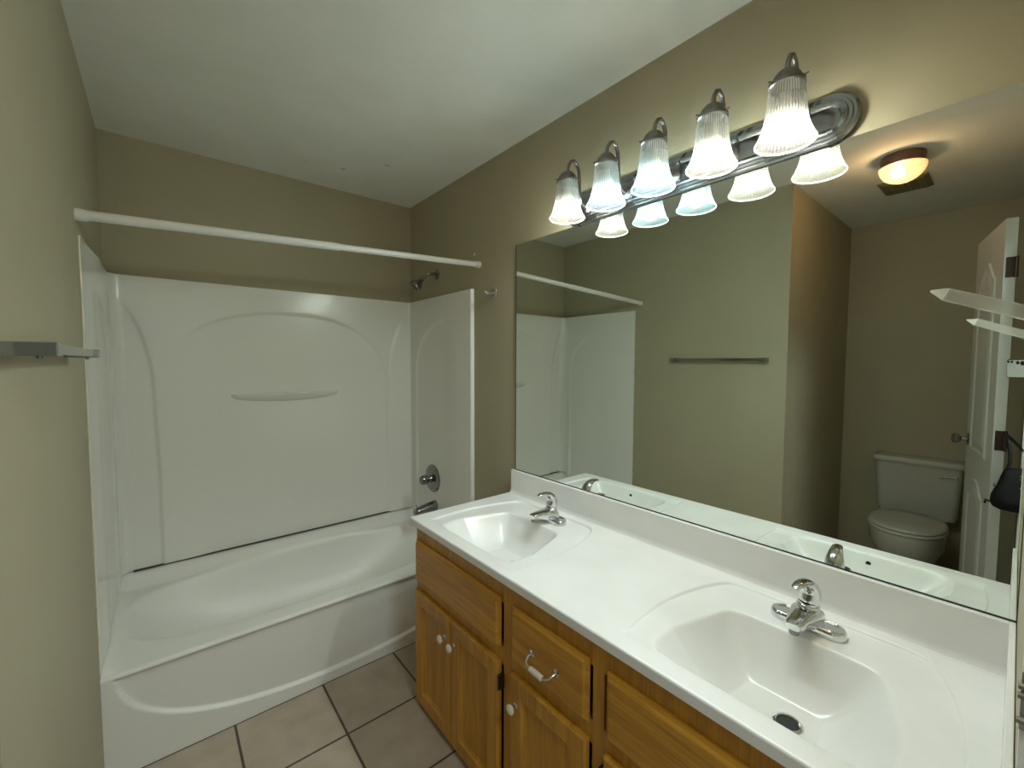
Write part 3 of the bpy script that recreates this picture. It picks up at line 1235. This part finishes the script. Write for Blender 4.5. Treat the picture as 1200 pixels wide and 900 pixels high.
mb = MB()
mb.loops([sq(p0, 0.0095, 0.0098), sq(p0 + d * 0.104, 0.0095, 0.0098), sq(p0 + d * 0.124, 0.002, 0.0015)])
mb.build('arm', M['lucite'], pg, smooth=False, bevel=0.0012)
mb = MB()
mb.box(1.142, 1.178, 0.0003, 0.007, 1.486, 1.526)
mb.build('wall_bracket', M['chrome'], pg, smooth=False, bevel=0.002)

# strike plate on the doorway jamb
st = thing('strike_plate', 'worn metal strike plate on the white jamb beside the counter', 'strike plate', (HX1, 0.0, 1.08))
mb = MB()
mb.box(HX1 - 0.0222, HX1 - 0.0202, -0.045, 0.0025, 1.050, 1.112)
mb.build('plate', M['nickel'], st, smooth=False)
for zz in (1.062, 1.089, 1.099):
    mb = MB()
    mb.box(HX1 - 0.030, HX1 - 0.0223, -0.012, 0.0048, zz - 0.0022, zz + 0.0022)
    mb.build('lip', M['bronze_worn'], st, smooth=False, bevel=0.0006)

# ------------------------------------------------------------------ toilet alcove
tyc = 0.446
wc = thing('toilet', 'white two piece toilet with closed lid seen in the mirror', 'toilet', (TW + 0.35, tyc, 0))


def ring_xy(cx, cy, fx, bx, hy, z, n=36, e=2.3):
    pts = []
    for k in range(n):
        a = 2 * PI * k / n
        c, s = math.cos(a), math.sin(a)
        px = math.copysign(abs(c) ** (2 / e), c) * (fx if c > 0 else bx)
        py = math.copysign(abs(s) ** (2 / e), s) * hy
        pts.append((cx + px, cy + py, z))
    return pts


def rbox(x0, x1, y0, y1, z, r, n=6):
    pts = []
    for cx, cy, a0 in ((x1 - r, y1 - r, 0), (x0 + r, y1 - r, PI / 2), (x0 + r, y0 + r, PI), (x1 - r, y0 + r, 3 * PI / 2)):
        for k in range(n + 1):
            a = a0 + PI / 2 * k / n
            pts.append((cx + r * math.cos(a), cy + r * math.sin(a), z))
    return pts


X = TW + 0.012
mb = MB()
mb.loops([rbox(X + 0.012, X + 0.165, tyc - 0.195, tyc + 0.195, 0.385, 0.035), rbox(X + 0.004, X + 0.175, tyc - 0.205, tyc + 0.205, 0.42, 0.035),
          rbox(X, X + 0.185, tyc - 0.22, tyc + 0.22, 0.74, 0.035)])
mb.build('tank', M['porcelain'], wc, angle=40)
mb = MB()
mb.loops([rbox(X - 0.004, X + 0.195, tyc - 0.229, tyc + 0.229, 0.741, 0.03), rbox(X - 0.006, X + 0.200, tyc - 0.234, tyc + 0.234, 0.75, 0.03),
          rbox(X - 0.006, X + 0.200, tyc - 0.234, tyc + 0.234, 0.768, 0.03), rbox(X - 0.002, X + 0.194, tyc - 0.228, tyc + 0.228, 0.777, 0.03), rbox(X + 0.02, X + 0.17, tyc - 0.20, tyc + 0.20, 0.780, 0.03)])
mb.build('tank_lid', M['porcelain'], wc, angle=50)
mb = MB()
ylev = tyc - 0.185
mb.lathe([(0.0001, 0.012), (0.012, 0.010), (0.014, 0.0)], (X + 0.182, ylev, 0.69), 'x', 18)
mb.tube([(X + 0.192, ylev, 0.69), (X + 0.196, ylev + 0.03, 0.688), (X + 0.197, ylev + 0.07, 0.682)], [0.007, 0.006, 0.008], 10)
mb.build('flush_lever', M['porcelain'], wc)
mb = MB()
bc = TW + 0.46
mb.loops([ring_xy(bc - 0.04, tyc, 0.20, 0.22, 0.115, 0.0), ring_xy(bc - 0.04, tyc, 0.19, 0.22, 0.11, 0.03), ring_xy(bc - 0.05, tyc, 0.17, 0.20, 0.10, 0.12),
          ring_xy(bc - 0.01, tyc, 0.225, 0.22, 0.152, 0.22), ring_xy(bc + 0.01, tyc, 0.258, 0.23, 0.180, 0.30), ring_xy(bc + 0.02, tyc, 0.265, 0.25, 0.184, 0.372),
          ring_xy(bc + 0.02, tyc, 0.268, 0.25, 0.186, 0.385), ring_xy(bc + 0.02, tyc, 0.262, 0.245, 0.18, 0.39)])
mb.loops([rbox(TW + 0.03, bc - 0.15, tyc - 0.11, tyc + 0.11, 0.20, 0.03), rbox(TW + 0.03, bc - 0.13, tyc - 0.15, tyc + 0.15, 0.384, 0.03)])
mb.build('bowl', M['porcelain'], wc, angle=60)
mb = MB()
mb.loops([ring_xy(bc + 0.025, tyc, 0.262, 0.225, 0.186, 0.3915), ring_xy(bc + 0.025, tyc, 0.27, 0.23, 0.191, 0.397), ring_xy(bc + 0.025, tyc, 0.27, 0.23, 0.191, 0.405), ring_xy(bc + 0.025, tyc, 0.264, 0.225, 0.186, 0.410)])
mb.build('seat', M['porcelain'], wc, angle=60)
mb = MB()
mb.loops([ring_xy(bc + 0.022, tyc, 0.258, 0.225, 0.183, 0.4135), ring_xy(bc + 0.022, tyc, 0.264, 0.23, 0.188, 0.418), ring_xy(bc + 0.022, tyc, 0.262, 0.23, 0.186, 0.425),
          ring_xy(bc + 0.02, tyc, 0.24, 0.22, 0.165, 0.4315), ring_xy(bc + 0.02, tyc, 0.12, 0.12, 0.08, 0.435)])
for s in (-1, 1):
    mb.box(bc - 0.215, bc - 0.185, tyc + s * 0.07 - 0.02, tyc + s * 0.07 + 0.02, 0.391, 0.428)
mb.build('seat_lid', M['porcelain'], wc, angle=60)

# door folded back against the near wall
dh = V(0.0, 0.085, 0.0)
de = V(-0.505, 0.190, 0)
du = (de - dh).normalized()
dw = (de - dh).length
dn = V(du.y, -du.x, 0) * -1
if dn.y < 0:
    dn = -dn
door = bpy.data.objects.new('door_1', None)
COL.objects.link(door)
door.location = (0.0, 0.085, 0.0)
door['kind'] = 'structure'
OFF[door.name] = V(0.0, 0.085, 0.0)
DT, DZ0, DZ1 = 0.036, 0.012, 2.066


def dp(a, z, n):
    """a along the door from its hinge edge, n above its face"""
    p = dh + du * a + dn * n
    return (p.x, p.y, z)


def arch_loop(a0, a1, z0, z1, ins, n, rise, slope=False):
    """outline of a panel with an arched top; ins shrinks it"""
    a0 += ins
    a1 -= ins
    z0 += ins
    pts = [dp(a0, z0, n), dp(a1, z0, n)]
    for k in range(17):
        t = k / 16
        a = a1 + (a0 - a1) * t
        pts.append(dp(a, z1 - ins - rise * (1 - sm(1 - abs(2 * t - 1), 0.0, 0.9)), n))
    return pts


mb = MB()
nb, nf = -DT, 0.0
c8 = [dp(0, DZ0, nb), dp(dw, DZ0, nb), dp(dw, DZ1, nb), dp(0, DZ1, nb)]
f8 = [dp(0, DZ0, nf), dp(dw, DZ0, nf), dp(dw, DZ1, nf), dp(0, DZ1, nf)]
mb.loops([c8, f8])
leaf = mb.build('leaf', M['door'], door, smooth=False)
for (z0, z1, rise) in ((0.985, 1.92, 0.09), (0.20, 0.86, 0.07)):
    mb = MB()
    a0, a1 = 0.105, dw - 0.105
    mb.loops([arch_loop(a0, a1, z0, z1, 0, 0.0004, rise), arch_loop(a0, a1, z0, z1, 0.006, 0.007, rise), arch_loop(a0, a1, z0, z1, 0.014, 0.007, rise),
              arch_loop(a0, a1, z0, z1, 0.024, 0.0012, rise), arch_loop(a0, a1, z0, z1, 0.034, 0.0012, rise), arch_loop(a0, a1, z0, z1, 0.055, 0.006, rise)], cap0=False)
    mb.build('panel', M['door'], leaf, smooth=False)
kp = Vector(dp(dw - 0.055, 1.035, 0.0))
mb = MB()
path = [kp + dn * t for t in (0.0005, 0.006, 0.009, 0.028, 0.034, 0.044, 0.056, 0.064, 0.066)]
mb.tube(path, [0.031, 0.031, 0.013, 0.011, 0.018, 0.026, 0.027, 0.020, 0.008], 28)
mb.build('knob', M['nickel'], door)
for zz in (1.855, 1.095, 0.25):
    mb = MB()
    e = 0.0015
    q = [dp(-e, zz - 0.044, -DT + 0.004), dp(-e, zz + 0.044, -DT + 0.004), dp(-e, zz + 0.044, -0.006), dp(-e, zz - 0.044, -0.006)]
    q2 = [dp(0.0005, zz - 0.044, -DT + 0.004), dp(0.0005, zz + 0.044, -DT + 0.004), dp(0.0005, zz + 0.044, -0.006), dp(0.0005, zz - 0.044, -0.006)]
    mb.loops([q, q2])
    k1, k2 = dp(-0.004, zz - 0.045, -DT - 0.001), dp(-0.004, zz + 0.045, -DT - 0.001)
    mb.tube([k1, k2], 0.006, 12)
    mb.build('hinge', M['bronze'], door, smooth=False)

# flush ceiling lamp over the alcove
lx, ly = -0.045, 0.440
cl = thing('ceiling_light', 'small flush ceiling lamp with amber glass dome seen in the mirror', 'ceiling light', (lx, ly, H))
mb = MB()
mb.lathe([(0.086, H - 0.0005), (0.088, H - 0.012), (0.084, H - 0.046), (0.080, H - 0.050), (0.0001, H - 0.048)], (lx, ly, 0), 'z', 44)
mb.build('base', M['fixture_brown'], cl)
mb = MB()
dome = []
for k in range(13):
    a = PI / 2 * k / 12
    dome.append((max(0.0001, 0.092 * math.cos(a)), H - 0.052 - 0.080 * math.sin(a)))
mb.lathe(dome, (lx, ly, 0), 'z', 44)
mb.build('dome', M['dome'], cl)
mb = MB()
mb.lathe([(0.0001, -0.026), (0.016, -0.021), (0.025, -0.006), (0.024, 0.010), (0.013, 0.026), (0.0001, 0.03)], (lx + 0.032, ly + 0.012, H - 0.087), 'z', 16)
mb.build('bulb', M['bulb_ceil'], cl)

# ceiling exhaust vent behind the lamp
ev = thing('ceiling_vent', 'dull olive exhaust vent grille on the ceiling behind the flush lamp', 'vent', (-0.50, 0.49, H))
mb = MB()
x0, x1, y0, y1 = -0.62, -0.38, 0.385, 0.595
mb.loops([[(x0, y0, H - 0.0005), (x1, y0, H - 0.0005), (x1, y1, H - 0.0005), (x0, y1, H - 0.0005)],
          [(x0, y0, H - 0.008), (x1, y0, H - 0.008), (x1, y1, H - 0.008), (x0, y1, H - 0.008)],
          [(x0 + 0.02, y0 + 0.02, H - 0.018), (x1 - 0.02, y0 + 0.02, H - 0.018), (x1 - 0.02, y1 - 0.02, H - 0.018), (x0 + 0.02, y1 - 0.02, H - 0.018)]])
mb.build('cover', M['vent'], ev, smooth=False)
for k in range(7):
    mb = MB()
    yy = y0 + 0.035 + k * 0.0233
    mb.box(x0 + 0.03, x1 - 0.03, yy - 0.004, yy + 0.004, H - 0.022, H - 0.0181)
    mb.build('slat', M['vent'], ev, smooth=False)

# ------------------------------------------------------------------ the phone taking the picture, and the bag
ph = thing('smartphone', 'pale smartphone held level, reflected at the right mirror edge', 'phone', CAM)
cc = Vector(CAM)


def pp(a, b, c):
    return cc + cr * a + cu * b + cf * c


def ph_ring(a0, a1, b0, b1, r, c, n=6):
    pts = []
    for ca_, cb_, t0 in ((a1 - r, b1 - r, 0), (a0 + r, b1 - r, PI / 2), (a0 + r, b0 + r, PI), (a1 - r, b0 + r, 3 * PI / 2)):
        for k in range(n + 1):
            t = t0 + PI / 2 * k / n
            pts.append(pp(ca_ + r * math.cos(t), cb_ + r * math.sin(t), c))
    return pts


PA0, PA1, PB0, PB1 = -0.068, 0.080, -0.060, 0.016
mb = MB()
mb.loops([ph_ring(PA0, PA1, PB0, PB1, 0.011, -0.012), ph_ring(PA0, PA1, PB0, PB1, 0.011, -0.0042)])
mb.build('case', M['phone_edge'], ph, bevel=0.001)
mb = MB()
mb.loops([ph_ring(PA0 + 0.003, PA1 - 0.003, PB0 + 0.003, PB1 - 0.003, 0.009, -0.0041), ph_ring(PA0 + 0.003, PA1 - 0.003, PB0 + 0.003, PB1 - 0.003, 0.009, -0.0036)])
mb.build('back', M['phone_back'], ph)
for a, b, r in ((-0.058, 0.006, 0.005), (-0.044, 0.006, 0.005), (0.0, 0.0, 0.009), (-0.019, 0.002, 0.007)):
    mb = MB()
    mb.tube([pp(a, b, -0.0037), pp(a, b, -0.0028)], r, 20)
    mb.build('lens', M['hole'], ph)

bg = thing('handbag', 'slouchy black handbag reflected at the right edge of the mirror', 'handbag', (0.10, 0.0, 0.81))
mb = MB()
rings = []
NB = 28
for z, hx, y0, y1 in ((0.812, 0.020, -0.10, 0.050), (0.822, 0.042, -0.13, 0.074), (0.845, 0.052, -0.15, 0.082), (0.880, 0.050, -0.15, 0.078), (0.915, 0.042, -0.14, 0.066),
                      (0.950, 0.034, -0.13, 0.056), (0.985, 0.024, -0.12, 0.046), (1.000, 0.012, -0.11, 0.040)):
    ring = []
    for k in range(NB):
        a = 2 * PI * k / NB
        c, s = math.cos(a), math.sin(a)
        rnd = 1 + 0.10 * math.sin(5 * a + z * 60) + 0.05 * math.sin(9 * a - z * 130)
        ring.append((0.10 + hx * rnd * math.copysign(abs(c) ** 0.7, c), (y0 + y1) / 2 + (y1 - y0) / 2 * math.copysign(abs(s) ** 0.6, s) * (1 + 0.05 * math.sin(7 * a + z * 110)), z))
    rings.append(ring)
mb.loops(rings)
mb.build('body', M['black'], bg, sub=1)
mb = MB()
mb.tube([(0.10, 0.036, 0.985), (0.095, 0.030, 1.02), (0.072, 0.032, 1.06), (0.045, 0.040, 1.10), (0.020, 0.043, 1.125), (0.022, 0.030, 1.11), (0.060, -0.02, 1.05), (0.10, -0.09, 0.985)], 0.0055, 10)
mb.build('strap', M['black'], bg)
for yy, zz in ((0.058, 0.925), (0.080, 0.846)):
    mb = MB()
    mb.tube([(0.10, yy, zz - 0.006), (0.10, yy + 0.012, zz), (0.10, yy + 0.014, zz - 0.016)], 0.004, 8)
    mb.build('tab', M['chrome'] if zz > 0.9 else M['black'], bg)
